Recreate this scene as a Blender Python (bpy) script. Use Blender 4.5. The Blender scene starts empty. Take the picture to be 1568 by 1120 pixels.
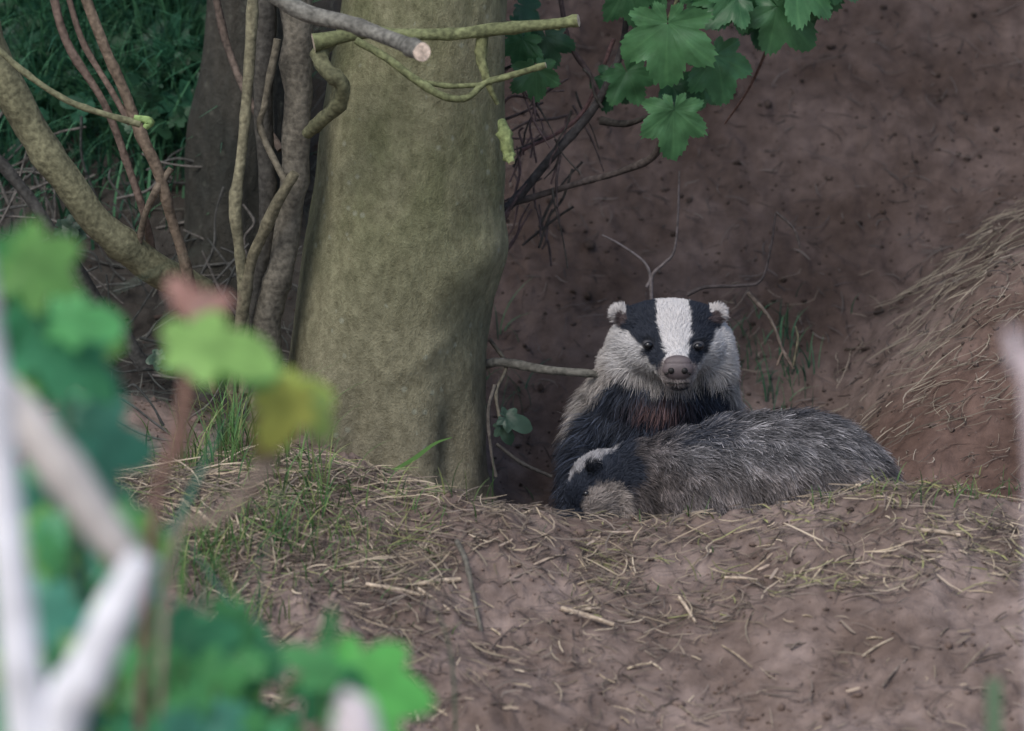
import bpy, math, random, bmesh, mathutils
import numpy as np
from mathutils import Vector, Matrix
rng=np.random.default_rng(7); random.seed(7)
TH=math.radians(10); S_,C_=math.sin(TH),math.cos(TH)
D=10.0
CAM=np.array([0,-D*C_,D*S_]); F=np.array([0,C_,-S_]); R=np.array([1.,0,0]); U=np.array([0,S_,C_])
scene=bpy.context.scene
# ---------- survey helpers: millimetres on the vertical datum through the badgers + real depth y (m)
def site(a,b,y):
    d=F*D+R*((a-784)/1000)+U*((560-b)/1000)
    t=(y-CAM[1])/d[1]
    return CAM+t*d
def inv(P):
    d=P-CAM; t=d@F/D
    return 784+1000*(d@R)/t, 560-1000*(d@U)/t
# ---------- noise
def _h(i,j,k):
    n=(i*374761393+j*668265263+k*1440662683)&0xffffffff
    n=((n^(n>>13))*1274126177)&0xffffffff
    return ((n^(n>>16))&0xffff)/65535.0
def vnoise(p):
    p=np.asarray(p,float); i=np.floor(p).astype(np.int64); f=p-i; f=f*f*(3-2*f)
    r=0
    for dx in (0,1):
        for dy in (0,1):
            for dz in (0,1):
                w=(f[...,0] if dx else 1-f[...,0])*(f[...,1] if dy else 1-f[...,1])*(f[...,2] if dz else 1-f[...,2])
                r=r+w*_h(i[...,0]+dx,i[...,1]+dy,i[...,2]+dz)
    return r
def fbm(p,o=4):
    s=0;a=1;t=0
    for k in range(o):
        s=s+a*vnoise(np.asarray(p)*2**k+17.3*k); t+=a; a*=.5
    return s/t
def fb2(x,y,s,o=4,z=0.):
    return fbm(np.stack([x*s,y*s,np.full_like(x,z)],-1),o)
# ---------- terrain
def smax(a,b,k): return k*np.logaddexp(a/k,b/k)
def smin(a,b,k): return -smax(-a,-b,k)
def sstep(x): x=np.clip(x,0,1); return x*x*(3-2*x)
def gz(x,y,detail=True):
    x=np.asarray(x,float); y=np.asarray(y,float)
    vc=np.interp(x,[-1.2,-.78,-.5,-.3,-.1,.08,.25,.35,.45,.6,.78,1.2],[-.14,-.155,-.17,-.18,-.2,-.232,-.243,-.228,-.205,-.188,-.212,-.24])
    yc=-.32+.03*np.sin(3*x+1)
    zc=(vc*.968-S_*yc)/C_
    d=yc-y
    sp=.03*np.logaddexp(0,d/.03)
    zf=zc-.42*1.6*np.tanh(sp/1.6)
    dep=np.interp(x,[-.3,-.12,.02,.15,.6,.75,1.0],[.01,.04,.17,.2,.17,.1,.02])
    zb=zf-dep*sstep((y-yc)/.2)
    lift=.13*sstep((-.05-x)/.25)
    back=-.36+lift+.95*(y-.35)
    bench=np.interp(x,[.25,.45,.6,.78,1.2,3],[-.6,-.29,-.10,.07,.28,.5])
    sh=smin(-.33+.8*(y+.12+.1*(x-.6)),bench+.15*(y-.4),.03)
    zk=smax(back,sh,.03)
    zk=smin(zk,1.5+0*x,.15)
    z=smax(zb,zk,.03)
    far=np.clip((np.abs(x)+np.abs(y)-3)/6,0,1)
    n=(fb2(x,y,5,3)-.5)*.07
    if detail:
        n=n+(fb2(x,y,20,3,3.)-.5)*.028
        c=fb2(x,y,70,2,9.)
        rough=sstep((fb2(x,y,4,2,6.)-.4)/.25)
        n=n+np.clip(c-.5,0,1)*.032*rough
        n=n+(fb2(x,y,45,3,21.)-.5)*.022*sstep((y-.35)/.3)
    z=z+n*(1-far)
    if np.any(far>0): z=z+far*(fb2(x,y,.15,3)-.5)*1.2*sstep((np.abs(x)+np.abs(y)-8)/10)
    return z
def g1(x,y): return float(gz(np.array([x]),np.array([y]))[0])
_ys=np.arange(-.95,2.2,.012)
def gp(a,b):
    d=F*D+R*((a-784)/1000)+U*((560-b)/1000)
    t=(_ys-CAM[1])/d[1]; P=CAM+t[:,None]*d
    k=np.nonzero(P[:,2]<gz(P[:,0],P[:,1],False))[0]
    return P[k[0]] if len(k) else P[-1]
# ---------- mesh helpers
def mkmesh(name,co,faces,col=None,mat=None,parent=None,smooth=True):
    me=bpy.data.meshes.new(name)
    co=np.asarray(co,np.float32); faces=np.asarray(faces,np.int32)
    n=faces.shape[1]
    me.vertices.add(len(co)); me.vertices.foreach_set('co',co.ravel())
    me.loops.add(faces.size); me.loops.foreach_set('vertex_index',faces.ravel())
    me.polygons.add(len(faces)); me.polygons.foreach_set('loop_start',np.arange(len(faces),dtype=np.int32)*n)
    me.update(calc_edges=True)
    if smooth: me.polygons.foreach_set('use_smooth',np.ones(len(faces),bool))
    if col is not None:
        at=me.color_attributes.new('Col','FLOAT_COLOR','POINT')
        c=np.ones((len(co),4),np.float32); c[:,:3]=col; at.data.foreach_set('color',c.ravel())
    ob=bpy.data.objects.new(name,me); scene.collection.objects.link(ob)
    if mat: me.materials.append(mat)
    if parent: ob.parent=parent
    return ob
def empty(name):
    o=bpy.data.objects.new(name,None); scene.collection.objects.link(o); return o
def nrm(v): return v/np.maximum(np.linalg.norm(v,axis=-1,keepdims=True),1e-9)
def ribbons(P,W,side,col):
    N,K,_=P.shape
    if side.ndim==2: side=np.repeat(side[:,None],K,1)
    L=P-side*W[...,None]/2; Rr=P+side*W[...,None]/2
    co=np.stack([L,Rr],2).reshape(-1,3)
    c=np.repeat(col[:,:,None],2,2).reshape(-1,3)
    base=(np.arange(N)*2*K)[:,None]+(np.arange(K-1)*2)[None]
    f=np.stack([base,base+1,base+3,base+2],-1).reshape(-1,4)
    return co,f,c
class Acc:
    def __init__(s): s.co=[];s.f=[];s.c=[];s.n=0
    def add(s,co,f,c):
        s.co.append(co); s.f.append(np.asarray(f)+s.n); s.c.append(c); s.n+=len(co)
    def make(s,name,mat,parent=None,smooth=True):
        return mkmesh(name,np.concatenate(s.co),np.concatenate(s.f),np.concatenate(s.c),mat,parent,smooth)
def catmull(P,n):
    P=np.asarray(P,float); P=np.vstack([2*P[0]-P[1],P,2*P[-1]-P[-2]])
    out=[]
    for i in range(1,len(P)-2):
        t=np.linspace(0,1,n,endpoint=False)[:,None]
        a,b,c,d=P[i-1:i+3]
        out.append(.5*((2*b)+(-a+c)*t+(2*a-5*b+4*c-d)*t*t+(-a+3*b-3*c+d)*t**3))
    out.append(P[-2][None]); return np.vstack(out)
def tube(acc,pts,col,endcol=None,n=6,seg=10,world=False,knob=.14,wob=.0):
    """pts: (a,b,y,r_mm)"""
    Q=[]
    for p in pts:
        w=np.array(p[:3]) if world else site(*p[:3])
        Q.append([*w,p[3]/1000*(1 if world else (D+p[2])/D)])
    Q=catmull(Q,n); P=Q[:,:3].copy(); r=np.maximum(Q[:,3],.0004)
    K=len(P); s=rng.uniform(0,100)
    if wob>0: P+= (fbm(np.stack([P[:,0]*18+s,P[:,1]*18,P[:,2]*18],-1)[:,None]+np.array([[0,0,0],[31,7,3],[5,53,9]])[None],2)-.5)*wob
    T=nrm(np.gradient(P,axis=0)); ref=np.array([.13,.98,.1])
    X=nrm(np.cross(T,ref)); Y=np.cross(T,X)
    th=np.linspace(0,2*math.pi,seg,endpoint=False)
    nn_=1+knob*2*(fbm(np.stack([np.arange(K)[:,None]*.45+s+0*th,np.cos(th)[None]*1.3+0*r[:,None],np.sin(th)[None]*1.3+0*r[:,None]],-1),2)-.5)
    node=1+1.4*knob*np.exp(-(((np.arange(K)+s)%9-4.5)/.7)**2)     # leaf-scar swellings
    rr=r[:,None]*nn_*node[:,None]
    V=P[:,None]+rr[...,None]*(X[:,None]*np.cos(th)[None,:,None]+Y[:,None]*np.sin(th)[None,:,None])
    V=V.reshape(-1,3)
    i=np.arange(K-1)[:,None]*seg; j=np.arange(seg)[None]
    f=np.stack([i+j,i+(j+1)%seg,i+seg+(j+1)%seg,i+seg+j],-1).reshape(-1,4)
    c=np.tile(np.asarray(col,float),(len(V),1))*(.6+.8*fbm(V*40,2))[:,None]
    V2=[V];C2=[c];caps=[]
    e=len(V)
    ec=np.asarray(endcol if endcol is not None else col,float)
    for (ring,cc) in ((K-1,P[-1]+T[-1]*r[-1]*.15),(0,P[0])):
        ringv=V[ring*seg:(ring+1)*seg]
        V2.append(ringv); V2.append(cc[None]); C2.append(np.tile(ec,(seg+1,1)))
        for q in range(0,seg,2): caps.append([e+q,e+q+1,e+(q+2)%seg,e+seg])
        e+=seg+1
    acc.add(np.vstack(V2),np.vstack([f,np.array(caps)]),np.vstack(C2))
# ---------- materials
def mat_attr(name,rough=.8,trans=0.,noise=0.,bump=0.,nscale=60,spec=.3):
    m=bpy.data.materials.new(name); m.use_nodes=True; nt=m.node_tree; N=nt.nodes; L=nt.links
    b=N['Principled BSDF']; out=N['Material Output']
    at=N.new('ShaderNodeAttribute'); at.attribute_name='Col'
    src=at.outputs['Color']
    if noise>0 or bump>0:
        tc=N.new('ShaderNodeTexCoord'); nz=N.new('ShaderNodeTexNoise'); nz.inputs['Scale'].default_value=nscale; nz.inputs['Detail'].default_value=5
        L.new(tc.outputs['Object'],nz.inputs['Vector'])
        mr=N.new('ShaderNodeMapRange'); mr.inputs[1].default_value=.3; mr.inputs[2].default_value=.7
        mr.inputs[3].default_value=1-noise; mr.inputs[4].default_value=1+noise
        L.new(nz.outputs['Fac'],mr.inputs[0])
        mx=N.new('ShaderNodeVectorMath'); mx.operation='SCALE'
        L.new(src,mx.inputs[0]); L.new(mr.outputs[0],mx.inputs['Scale']); src=mx.outputs[0]
        if bump>0:
            bp=N.new('ShaderNodeBump'); bp.inputs['Strength'].default_value=bump; bp.inputs['Distance'].default_value=.003
            L.new(nz.outputs['Fac'],bp.inputs['Height']); L.new(bp.outputs[0],b.inputs['Normal'])
    L.new(src,b.inputs['Base Color']); b.inputs['Roughness'].default_value=rough
    b.inputs['Specular IOR Level'].default_value=spec
    if trans>0:
        tr=N.new('ShaderNodeBsdfTranslucent'); L.new(src,tr.inputs['Color'])
        ms=N.new('ShaderNodeMixShader'); ms.inputs[0].default_value=trans
        L.new(b.outputs[0],ms.inputs[1]); L.new(tr.outputs[0],ms.inputs[2]); L.new(ms.outputs[0],out.inputs['Surface'])
    return m
M_leaf=mat_attr('leaf',.42,.35,.2,.25,45,.45)
M_grass=mat_attr('grass_blade',.6,.3)
M_straw=mat_attr('straw',.8,.0)
M_bark=mat_attr('twig_bark',.85,0,.45,.7,120)
M_fur=mat_attr('fur',.7,.0,spec=.25)
M_skin=mat_attr('hide',.9)
def soil_mat():
    m=bpy.data.materials.new('soil'); m.use_nodes=True; nt=m.node_tree; N=nt.nodes; L=nt.links
    b=N['Principled BSDF']; tc=N.new('ShaderNodeTexCoord')
    def noise(s,d=6,r=.6):
        n=N.new('ShaderNodeTexNoise'); n.inputs['Scale'].default_value=s; n.inputs['Detail'].default_value=d; n.inputs['Roughness'].default_value=r
        L.new(tc.outputs['Object'],n.inputs['Vector']); return n
    n1=noise(5,5,.55); n2=noise(30,7,.6); n3=noise(240,3)
    r1=N.new('ShaderNodeValToRGB'); r1.color_ramp.elements[0].position=.36; r1.color_ramp.elements[1].position=.64
    r1.color_ramp.elements[0].color=(.145,.106,.088,1); r1.color_ramp.elements[1].color=(.275,.217,.193,1)
    L.new(n1.outputs['Fac'],r1.inputs[0])
    r2=N.new('ShaderNodeValToRGB'); r2.color_ramp.elements[0].position=.3; r2.color_ramp.elements[1].position=.7
    r2.color_ramp.elements[0].color=(.62,.59,.58,1); r2.color_ramp.elements[1].color=(1.24,1.22,1.21,1)
    L.new(n2.outputs['Fac'],r2.inputs[0])
    mx=N.new('ShaderNodeMix'); mx.data_type='RGBA'; mx.blend_type='MULTIPLY'; mx.inputs[0].default_value=1
    L.new(r1.outputs[0],mx.inputs[6]); L.new(r2.outputs[0],mx.inputs[7])
    at=N.new('ShaderNodeAttribute'); at.attribute_name='Col'
    m2=N.new('ShaderNodeMix'); m2.data_type='RGBA'; m2.blend_type='MULTIPLY'; m2.inputs[0].default_value=1
    L.new(mx.outputs[2],m2.inputs[6]); L.new(at.outputs['Color'],m2.inputs[7])
    L.new(m2.outputs[2],b.inputs['Base Color']); b.inputs['Roughness'].default_value=.9; b.inputs['Specular IOR Level'].default_value=.25
    ad=N.new('ShaderNodeMath'); ad.operation='ADD'; L.new(n2.outputs['Fac'],ad.inputs[0])
    mu=N.new('ShaderNodeMath'); mu.operation='MULTIPLY'; mu.inputs[1].default_value=.25; L.new(n3.outputs['Fac'],mu.inputs[0]); L.new(mu.outputs[0],ad.inputs[1])
    bp=N.new('ShaderNodeBump'); bp.inputs['Strength'].default_value=.5; bp.inputs['Distance'].default_value=.012
    L.new(ad.outputs[0],bp.inputs['Height']); L.new(bp.outputs[0],b.inputs['Normal'])
    return m
M_soil=soil_mat()
# ---------- ground sheet
def axis(a,b,st,ext):
    core=np.arange(a,b,st); out=[]; s=st; v=0
    while v<ext: s*=1.15; v+=s; out.append(v)
    out=np.array(out); return np.concatenate([(a-out)[::-1],core,core[-1]+out])
xs=axis(-1.0,1.0,.0055,150); ys=axis(-1.05,1.35,.0065,150)
X,Y=np.meshgrid(xs,ys); Z=gz(X.ravel(),Y.ravel()).reshape(X.shape)
nx,ny=len(xs),len(ys)
co=np.stack([X,Y,Z],-1).reshape(-1,3)
i=np.arange(ny-1)[:,None]*nx; j=np.arange(nx-1)[None]
f=np.stack([i+j,i+j+1,i+nx+j+1,i+nx+j],-1).reshape(-1,4)
bank_shade=sstep((co[:,1]-.1)/.7)   # shade painted into the soil colour of the bank; trodden spoil in front
gc=np.array([1.,1,1])*(1-bank_shade[:,None])+np.array([.45,.43,.44])*bank_shade[:,None]
gr=sstep((co[:,0]-.35)/.2)*sstep((.5-co[:,1])/.3)*sstep((co[:,1]+.25)/.2)
gc=gc*(1-gr[:,None])+np.array([.60,.51,.48])*gr[:,None]
lf=sstep((-.1-co[:,0])/.2)*sstep((co[:,1]-.15)/.3)
gc=gc*(1-lf[:,None])+np.array([.24,.29,.30])*lf[:,None]
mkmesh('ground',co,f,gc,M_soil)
# ---------- soil clods
bm=bmesh.new(); bmesh.ops.create_icosphere(bm,subdivisions=1,radius=1)
iv=np.array([v.co[:] for v in bm.verts]); ifc=np.array([[v.index for v in fc.verts] for fc in bm.faces]); bm.free()
N=6500
cx=rng.uniform(-.95,.95,N); cy=rng.uniform(-1.0,1.3,N); cr=rng.uniform(.001,.0035,N)*(1+2.2*rng.random(N)**10)
cz=gz(cx,cy)
V=iv[None]*cr[:,None,None]*rng.uniform(.6,1.3,(N,1,3))*(1+.25*rng.standard_normal((N,len(iv),1)))
V[...,2]*=.7
V+=np.stack([cx,cy,cz+cr*.2],-1)[:,None]
f=(ifc[None]+(np.arange(N)*len(iv))[:,None,None]).reshape(-1,3)
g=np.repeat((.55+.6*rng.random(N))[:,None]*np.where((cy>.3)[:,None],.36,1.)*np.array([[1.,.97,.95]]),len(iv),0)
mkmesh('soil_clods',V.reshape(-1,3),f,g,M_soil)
# ---------- straw / litter
def straw(N,xr,yr,cols,lr=(.02,.08),wr=(.0008,.0022),ang=None,lift=(.001,.008),mask=None,cvs=.45):
    x=rng.uniform(*xr,N); y=rng.uniform(*yr,N)
    if mask is not None:
        k=rng.random(N)<mask(x,y); x=x[k];y=y[k]; N=len(x)
    a=rng.uniform(0,math.pi,N) if ang is None else rng.normal(ang[0],ang[1],N)
    l=rng.uniform(*lr,N)*(.4+1.1*rng.random(N)); K=5
    t=np.linspace(-.5,.5,K)[None]
    cv=rng.normal(0,cvs,N)[:,None]
    aa=a[:,None]+cv*t*1.2
    px=x[:,None]+l[:,None]*t*np.cos(aa); py=y[:,None]+l[:,None]*t*np.sin(aa)
    pz=gz(px.ravel(),py.ravel()).reshape(px.shape)
    pz=.4*pz+.6*pz.mean(1,keepdims=True)
    pz=pz+rng.uniform(*lift,N)[:,None]+ (t+.5)*rng.uniform(-.3,1,N)[:,None]*l[:,None]*.2+.001
    P=np.stack([px,py,pz],-1)
    w=rng.uniform(*wr,N)[:,None]*np.array([[.6,1,1,1,.5]])
    T=nrm(P[:,-1]-P[:,0]); side=nrm(np.cross(T,nrm(np.array([0,-.6,1.])+.5*rng.standard_normal((N,3)))))
    c=np.array(cols)[rng.integers(0,len(cols),N)]*(.4+.85*rng.random((N,1)))
    return ribbons(P,w,side,np.repeat(c[:,None],K,1))
tan=[(.42,.34,.24),(.34,.27,.19),(.26,.21,.16),(.20,.16,.125),(.52,.43,.32)]
brn=[(.17,.13,.11),(.10,.078,.066),(.22,.18,.15)]
grn=[(.13,.19,.07),(.19,.24,.09),(.30,.30,.13)]
acc=Acc()
mL=lambda x,y: np.clip((.22-x)/.7,.05,1)*np.clip(1.15-(np.abs(y+.42))/.50,.10,1)*(.35+1.2*(fb2(x,y,6,2)>.46))
acc.add(*straw(13000,(-1,.5),(-1.0,-.15),tan+brn*2,lr=(.012,.07),wr=(.0008,.0028),mask=mL))
mR=lambda x,y: (.25+.75*(fb2(x,y,5,2,4.)>.5))
acc.add(*straw(4200,(-1,1),(-1.05,-.2),tan+brn*2,lr=(.01,.05),mask=mR))
acc.add(*straw(2600,(-1,1),(-1.05,-.2),brn,lr=(.01,.08),wr=(.0006,.0018),mask=mR,cvs=1.))
acc.add(*straw(2600,(.1,1),(-.55,-.26),tan+grn[2:]+brn,lr=(.015,.065),wr=(.0008,.0026),mask=lambda x,y:.35+.65*(fb2(x,y,7,2,2.)>.48)))
acc.add(*straw(1500,(-.75,-.1),(-.55,-.1),grn+tan,lr=(.03,.1)))
acc.add(*straw(1500,(.35,1.05),(-.2,.75),[(.26,.22,.17),(.15,.12,.10),(.36,.31,.25),(.08,.065,.055)],lr=(.012,.07),ang=(math.radians(40),.8),wr=(.0005,.0018),cvs=.8,mask=lambda x,y:.2+.8*(fb2(x,y,6,2,7.)>.5)))
acc.add(*straw(500,(.62,1.05),(.15,.7),[(.30,.26,.20),(.2,.17,.13)],lr=(.04,.12),ang=(math.radians(30),.4),wr=(.0006,.0018)))
acc.add(*straw(1700,(-.1,1.05),(.3,1.35),[(.09,.075,.07),(.05,.042,.040),(.14,.12,.11)],lr=(.01,.05)))
acc.add(*straw(1500,(-1.05,-.1),(.2,1.3),[(.09,.095,.085),(.05,.058,.052),(.14,.14,.12)],lr=(.03,.14)))
acc.add(*straw(50,(-.5,1),(-.9,-.35),[(.48,.38,.30),(.38,.30,.23)],lr=(.015,.05),wr=(.003,.005),cvs=.1))
acc.make('straw_litter',M_straw,smooth=False)
# ---------- grass
def grass(acc,cx,cy,sp,N,hr,cols,wr=(.002,.004),lean=.5,base=None,up=1.):
    x=rng.normal(cx,sp,N); y=rng.normal(cy,sp,N); z=gz(x,y)-.004 if base is None else np.full(N,base)
    h=rng.uniform(*hr,N); a=rng.uniform(0,2*math.pi,N); ln=rng.uniform(.1,lean*2,N)
    K=7; t=np.linspace(0,1,K)[None]
    out=h[:,None]*ln[:,None]*t**1.8
    P=np.stack([x[:,None]+out*np.cos(a)[:,None],y[:,None]+out*np.sin(a)[:,None],z[:,None]+up*h[:,None]*(t-.35*ln[:,None]*t**2.5)],-1)
    w=rng.uniform(*wr,N)[:,None]*np.clip(1.15-t**1.5,.08,1)
    side=np.stack([-np.sin(a+.6),np.cos(a+.6),0*a],-1); side=nrm(side+np.array([.6,0,0])*np.sign(side[:,:1]))
    c=np.array(cols)[rng.integers(0,len(cols),N)]*(.6+.8*rng.random((N,1)))
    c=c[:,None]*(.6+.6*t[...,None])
    acc.add(*ribbons(P,w,side,c))
GC=[(.07,.17,.06),(.11,.22,.07),(.16,.26,.09),(.26,.30,.12)]
DG=[(.035,.12,.075),(.055,.18,.10),(.09,.24,.12)]
ga=Acc()
for (a,b,n,h) in [(560,760,12,(.03,.1)),(480,760,30,(.03,.13)),(330,850,80,(.03,.1)),(430,830,70,(.03,.09)),(520,840,34,(.02,.07)),(300,900,60,(.03,.09)),(380,960,34,(.03,.09)),(450,780,30,(.03,.1)),
                (720,770,8,(.04,.11)),(860,790,8,(.02,.05)),(1060,800,10,(.02,.06)),(1300,760,12,(.015,.04)),(1390,755,20,(.015,.05)),(1480,760,30,(.02,.06)),(1550,770,20,(.02,.05)),
                (360,700,80,(.06,.18)),(300,720,50,(.05,.15)),(420,720,34,(.05,.14)),(1000,800,8,(.01,.03)),(620,830,16,(.02,.06)),(480,900,24,(.02,.06)),(880,905,6,(.01,.03)),(1080,900,8,(.01,.03)),(640,950,8,(.01,.03))]:
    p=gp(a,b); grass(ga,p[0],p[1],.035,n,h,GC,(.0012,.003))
P=catmull([site(575,735,-.06),site(630,705,-.08),site(665,680,-.09),site(692,670,-.1)],6)
ga.add(*ribbons(P[None],np.interp(np.linspace(0,1,len(P)),[0,.4,1],[.003,.007,.001])[None],np.array([[0.3,0,-1.]]),np.tile([.14,.28,.08],(1,len(P),1))))
for a in range(-40,345,15):
    for b in (10,60,110,160,210,255):
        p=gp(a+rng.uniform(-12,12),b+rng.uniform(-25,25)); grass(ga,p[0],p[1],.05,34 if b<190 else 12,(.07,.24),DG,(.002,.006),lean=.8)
for k in range(30):
    p=gp(rng.uniform(1150,1230),rng.uniform(520,640)); grass(ga,p[0],p[1],.03,3,(.03,.07),DG,(.001,.003))
for (a,b) in [(760,540),(745,600),(770,650),(1210,590)]:
    p=gp(a,b); grass(ga,p[0],p[1],.03,10,(.05,.12),DG,(.001,.003),lean=.8)
ga.make('grass',M_grass,smooth=False)
# ---------- trunk
def trunk(name,prof,yc,mat,depth=1.,bul=(),amp=.06,seed=0,parent=None):
    prof=np.array(prof,float)
    C=[];Rr=[]
    for (b,l,r) in prof:
        pl,pr=site(l,b,yc),site(r,b,yc); C.append((pl+pr)/2); Rr.append((pr[0]-pl[0])/2)
    Q=catmull(np.hstack([np.array(C),np.array(Rr)[:,None]]),26)
    P=Q[:,:3]; r=Q[:,3]; K=len(P); seg=180
    th=np.linspace(0,2*math.pi,seg,endpoint=False)
    ct,st=np.cos(th)[None],np.sin(th)[None]
    zz=P[:,2][:,None]
    n=fbm(np.stack([ct*1.5+seed+0*zz,st*1.5+0*zz,zz*4+0*ct],-1),3)-.5
    n2=fbm(np.stack([ct*5+seed+0*zz,st*5+0*zz,zz*11+0*ct],-1),5)-.5
    n3=fbm(np.stack([ct*4+seed+5+0*zz,st*4+0*zz,zz*3+0*ct],-1),2)-.5
    rr=r[:,None]*(1+amp*2*n+amp*.75*n2+amp*1.6*n3*sstep((-.0-zz)/.3))
    X3=P[:,0][:,None]+rr*ct; Y3=P[:,1][:,None]-rr*st*depth
    for (a,b,w,h,am,*sl) in bul:
        q=site(a,b,yc-.15); s=sl[0] if sl else 0
        xm=P[:,0][:,None]+r[:,None]*ct
        dx=xm-q[0]; dz=zz-q[2]-s*dx
        g=np.exp(-(dx/w)**2-(dz/h)**2)*(st>-.2)
        X3=X3+g*am*ct; Y3=Y3-g*am*st
    V=np.stack([X3,Y3,zz+0*X3],-1).reshape(-1,3)
    i=np.arange(K-1)[:,None]*seg; j=np.arange(seg)[None]
    f=np.stack([i+j,i+seg+j,i+seg+(j+1)%seg,i+(j+1)%seg],-1).reshape(-1,4)
    return mkmesh(name,V,f[:,::-1],None,mat,parent)
def bark_mat(name,c1,c2,c3,lich=.5):
    m=bpy.data.materials.new(name); m.use_nodes=True; nt=m.node_tree; N=nt.nodes; L=nt.links
    b=N['Principled BSDF']; tc=N.new('ShaderNodeTexCoord')
    mp=N.new('ShaderNodeMapping'); mp.inputs['Scale'].default_value=(1,1,.7); L.new(tc.outputs['Object'],mp.inputs[0])
    def noise(s,d=6,r=.65,v=None):
        n=N.new('ShaderNodeTexNoise'); n.inputs['Scale'].default_value=s; n.inputs['Detail'].default_value=d; n.inputs['Roughness'].default_value=r
        L.new(v or mp.outputs[0],n.inputs['Vector']); return n
    n1=noise(6); n2=noise(60,7,.75); n3=noise(320,4)
    r1=N.new('ShaderNodeValToRGB'); e=r1.color_ramp.elements; e[0].position=.36; e[1].position=.66; e[0].color=(*c1,1); e[1].color=(*c2,1)
    L.new(n1.outputs['Fac'],r1.inputs[0])
    sx=N.new('ShaderNodeSeparateXYZ'); L.new(tc.outputs['Object'],sx.inputs[0])
    ad=N.new('ShaderNodeMath'); ad.operation='MULTIPLY_ADD'; ad.inputs[1].default_value=.5; L.new(n1.outputs['Fac'],ad.inputs[0]); L.new(sx.outputs['Z'],ad.inputs[2])
    mr=N.new('ShaderNodeMapRange'); mr.inputs[1].default_value=.0; mr.inputs[2].default_value=.42; L.new(ad.outputs[0],mr.inputs[0])
    mx=N.new('ShaderNodeMix'); mx.data_type='RGBA'; mx.inputs[6].default_value=(*c3,1); L.new(mr.outputs[0],mx.inputs[0]); L.new(r1.outputs[0],mx.inputs[7])
    r2=N.new('ShaderNodeValToRGB'); e=r2.color_ramp.elements; e[0].position=.32; e[1].position=.68; e[0].color=(.60,.58,.54,1); e[1].color=(1.32,1.30,1.28,1); L.new(n2.outputs['Fac'],r2.inputs[0])
    m2=N.new('ShaderNodeMix'); m2.data_type='RGBA'; m2.blend_type='MULTIPLY'; m2.inputs[0].default_value=1; L.new(mx.outputs[2],m2.inputs[6]); L.new(r2.outputs[0],m2.inputs[7])
    vo=N.new('ShaderNodeTexVoronoi'); vo.inputs['Scale'].default_value=42; L.new(tc.outputs['Object'],vo.inputs['Vector'])
    lt=N.new('ShaderNodeMapRange'); lt.inputs[1].default_value=.10; lt.inputs[2].default_value=.24; lt.inputs[3].default_value=lich; lt.inputs[4].default_value=0; L.new(vo.outputs['Distance'],lt.inputs[0])
    lm=N.new('ShaderNodeMath'); lm.operation='GREATER_THAN'; lm.inputs[1].default_value=.52; L.new(noise(9,2).outputs['Fac'],lm.inputs[0])
    ml=N.new('ShaderNodeMath'); ml.operation='MULTIPLY'; L.new(lt.outputs[0],ml.inputs[0]); L.new(lm.outputs[0],ml.inputs[1])
    m3=N.new('ShaderNodeMix'); m3.data_type='RGBA'; m3.inputs[7].default_value=(.36,.38,.30,1); L.new(ml.outputs[0],m3.inputs[0]); L.new(m2.outputs[2],m3.inputs[6])
    L.new(m3.outputs[2],b.inputs['Base Color']); b.inputs['Roughness'].default_value=.85; b.inputs['Specular IOR Level'].default_value=.25
    a2=N.new('ShaderNodeMath'); a2.operation='MULTIPLY_ADD'; a2.inputs[1].default_value=.4; L.new(n3.outputs['Fac'],a2.inputs[0]); L.new(n2.outputs['Fac'],a2.inputs[2])
    bp=N.new('ShaderNodeBump'); bp.inputs['Strength'].default_value=.9; bp.inputs['Distance'].default_value=.007; L.new(a2.outputs[0],bp.inputs['Height']); L.new(bp.outputs[0],b.inputs['Normal'])
    return m
M_tr=bark_mat('sycamore_bark',(.17,.178,.10),(.29,.28,.185),(.215,.195,.145))
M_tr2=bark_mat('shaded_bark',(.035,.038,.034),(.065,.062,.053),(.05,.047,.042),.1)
tree=empty('sycamore_tree')
prof=[(-2200,560,740),(-1200,540,765),(-500,535,775),(-60,528,778),(60,512,776),(200,486,772),(300,474,770),(370,463,772),(430,455,764),(500,447,752),(570,440,744),(640,440,738),(700,436,742),(760,415,760),(830,370,800)]
trunk('trunk',prof,.2,M_tr,1.0,bul=[(755,285,.03,.06,.006),(748,400,.035,.045,.012),(700,375,.03,.022,-.004),(735,510,.035,.05,-.010),(700,440,.03,.04,.006),(650,548,.05,.022,.005,.6),(615,600,.06,.03,-.004,.5),(480,300,.03,.12,-.006),(540,690,.022,.1,-.012),(640,690,.04,.1,.012),(495,680,.03,.09,.012),(690,700,.018,.08,-.014),(585,720,.02,.06,-.01),(720,690,.02,.07,.012)],amp=.045,parent=tree)
tree2=empty('sycamore_tree')
trunk('trunk',[(-2200,330,420),(-600,330,440),(0,315,450),(200,290,440),(400,280,420),(560,260,440),(700,220,470)],.65,M_tr2,1.,amp=.14,seed=5,parent=tree2)
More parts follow.
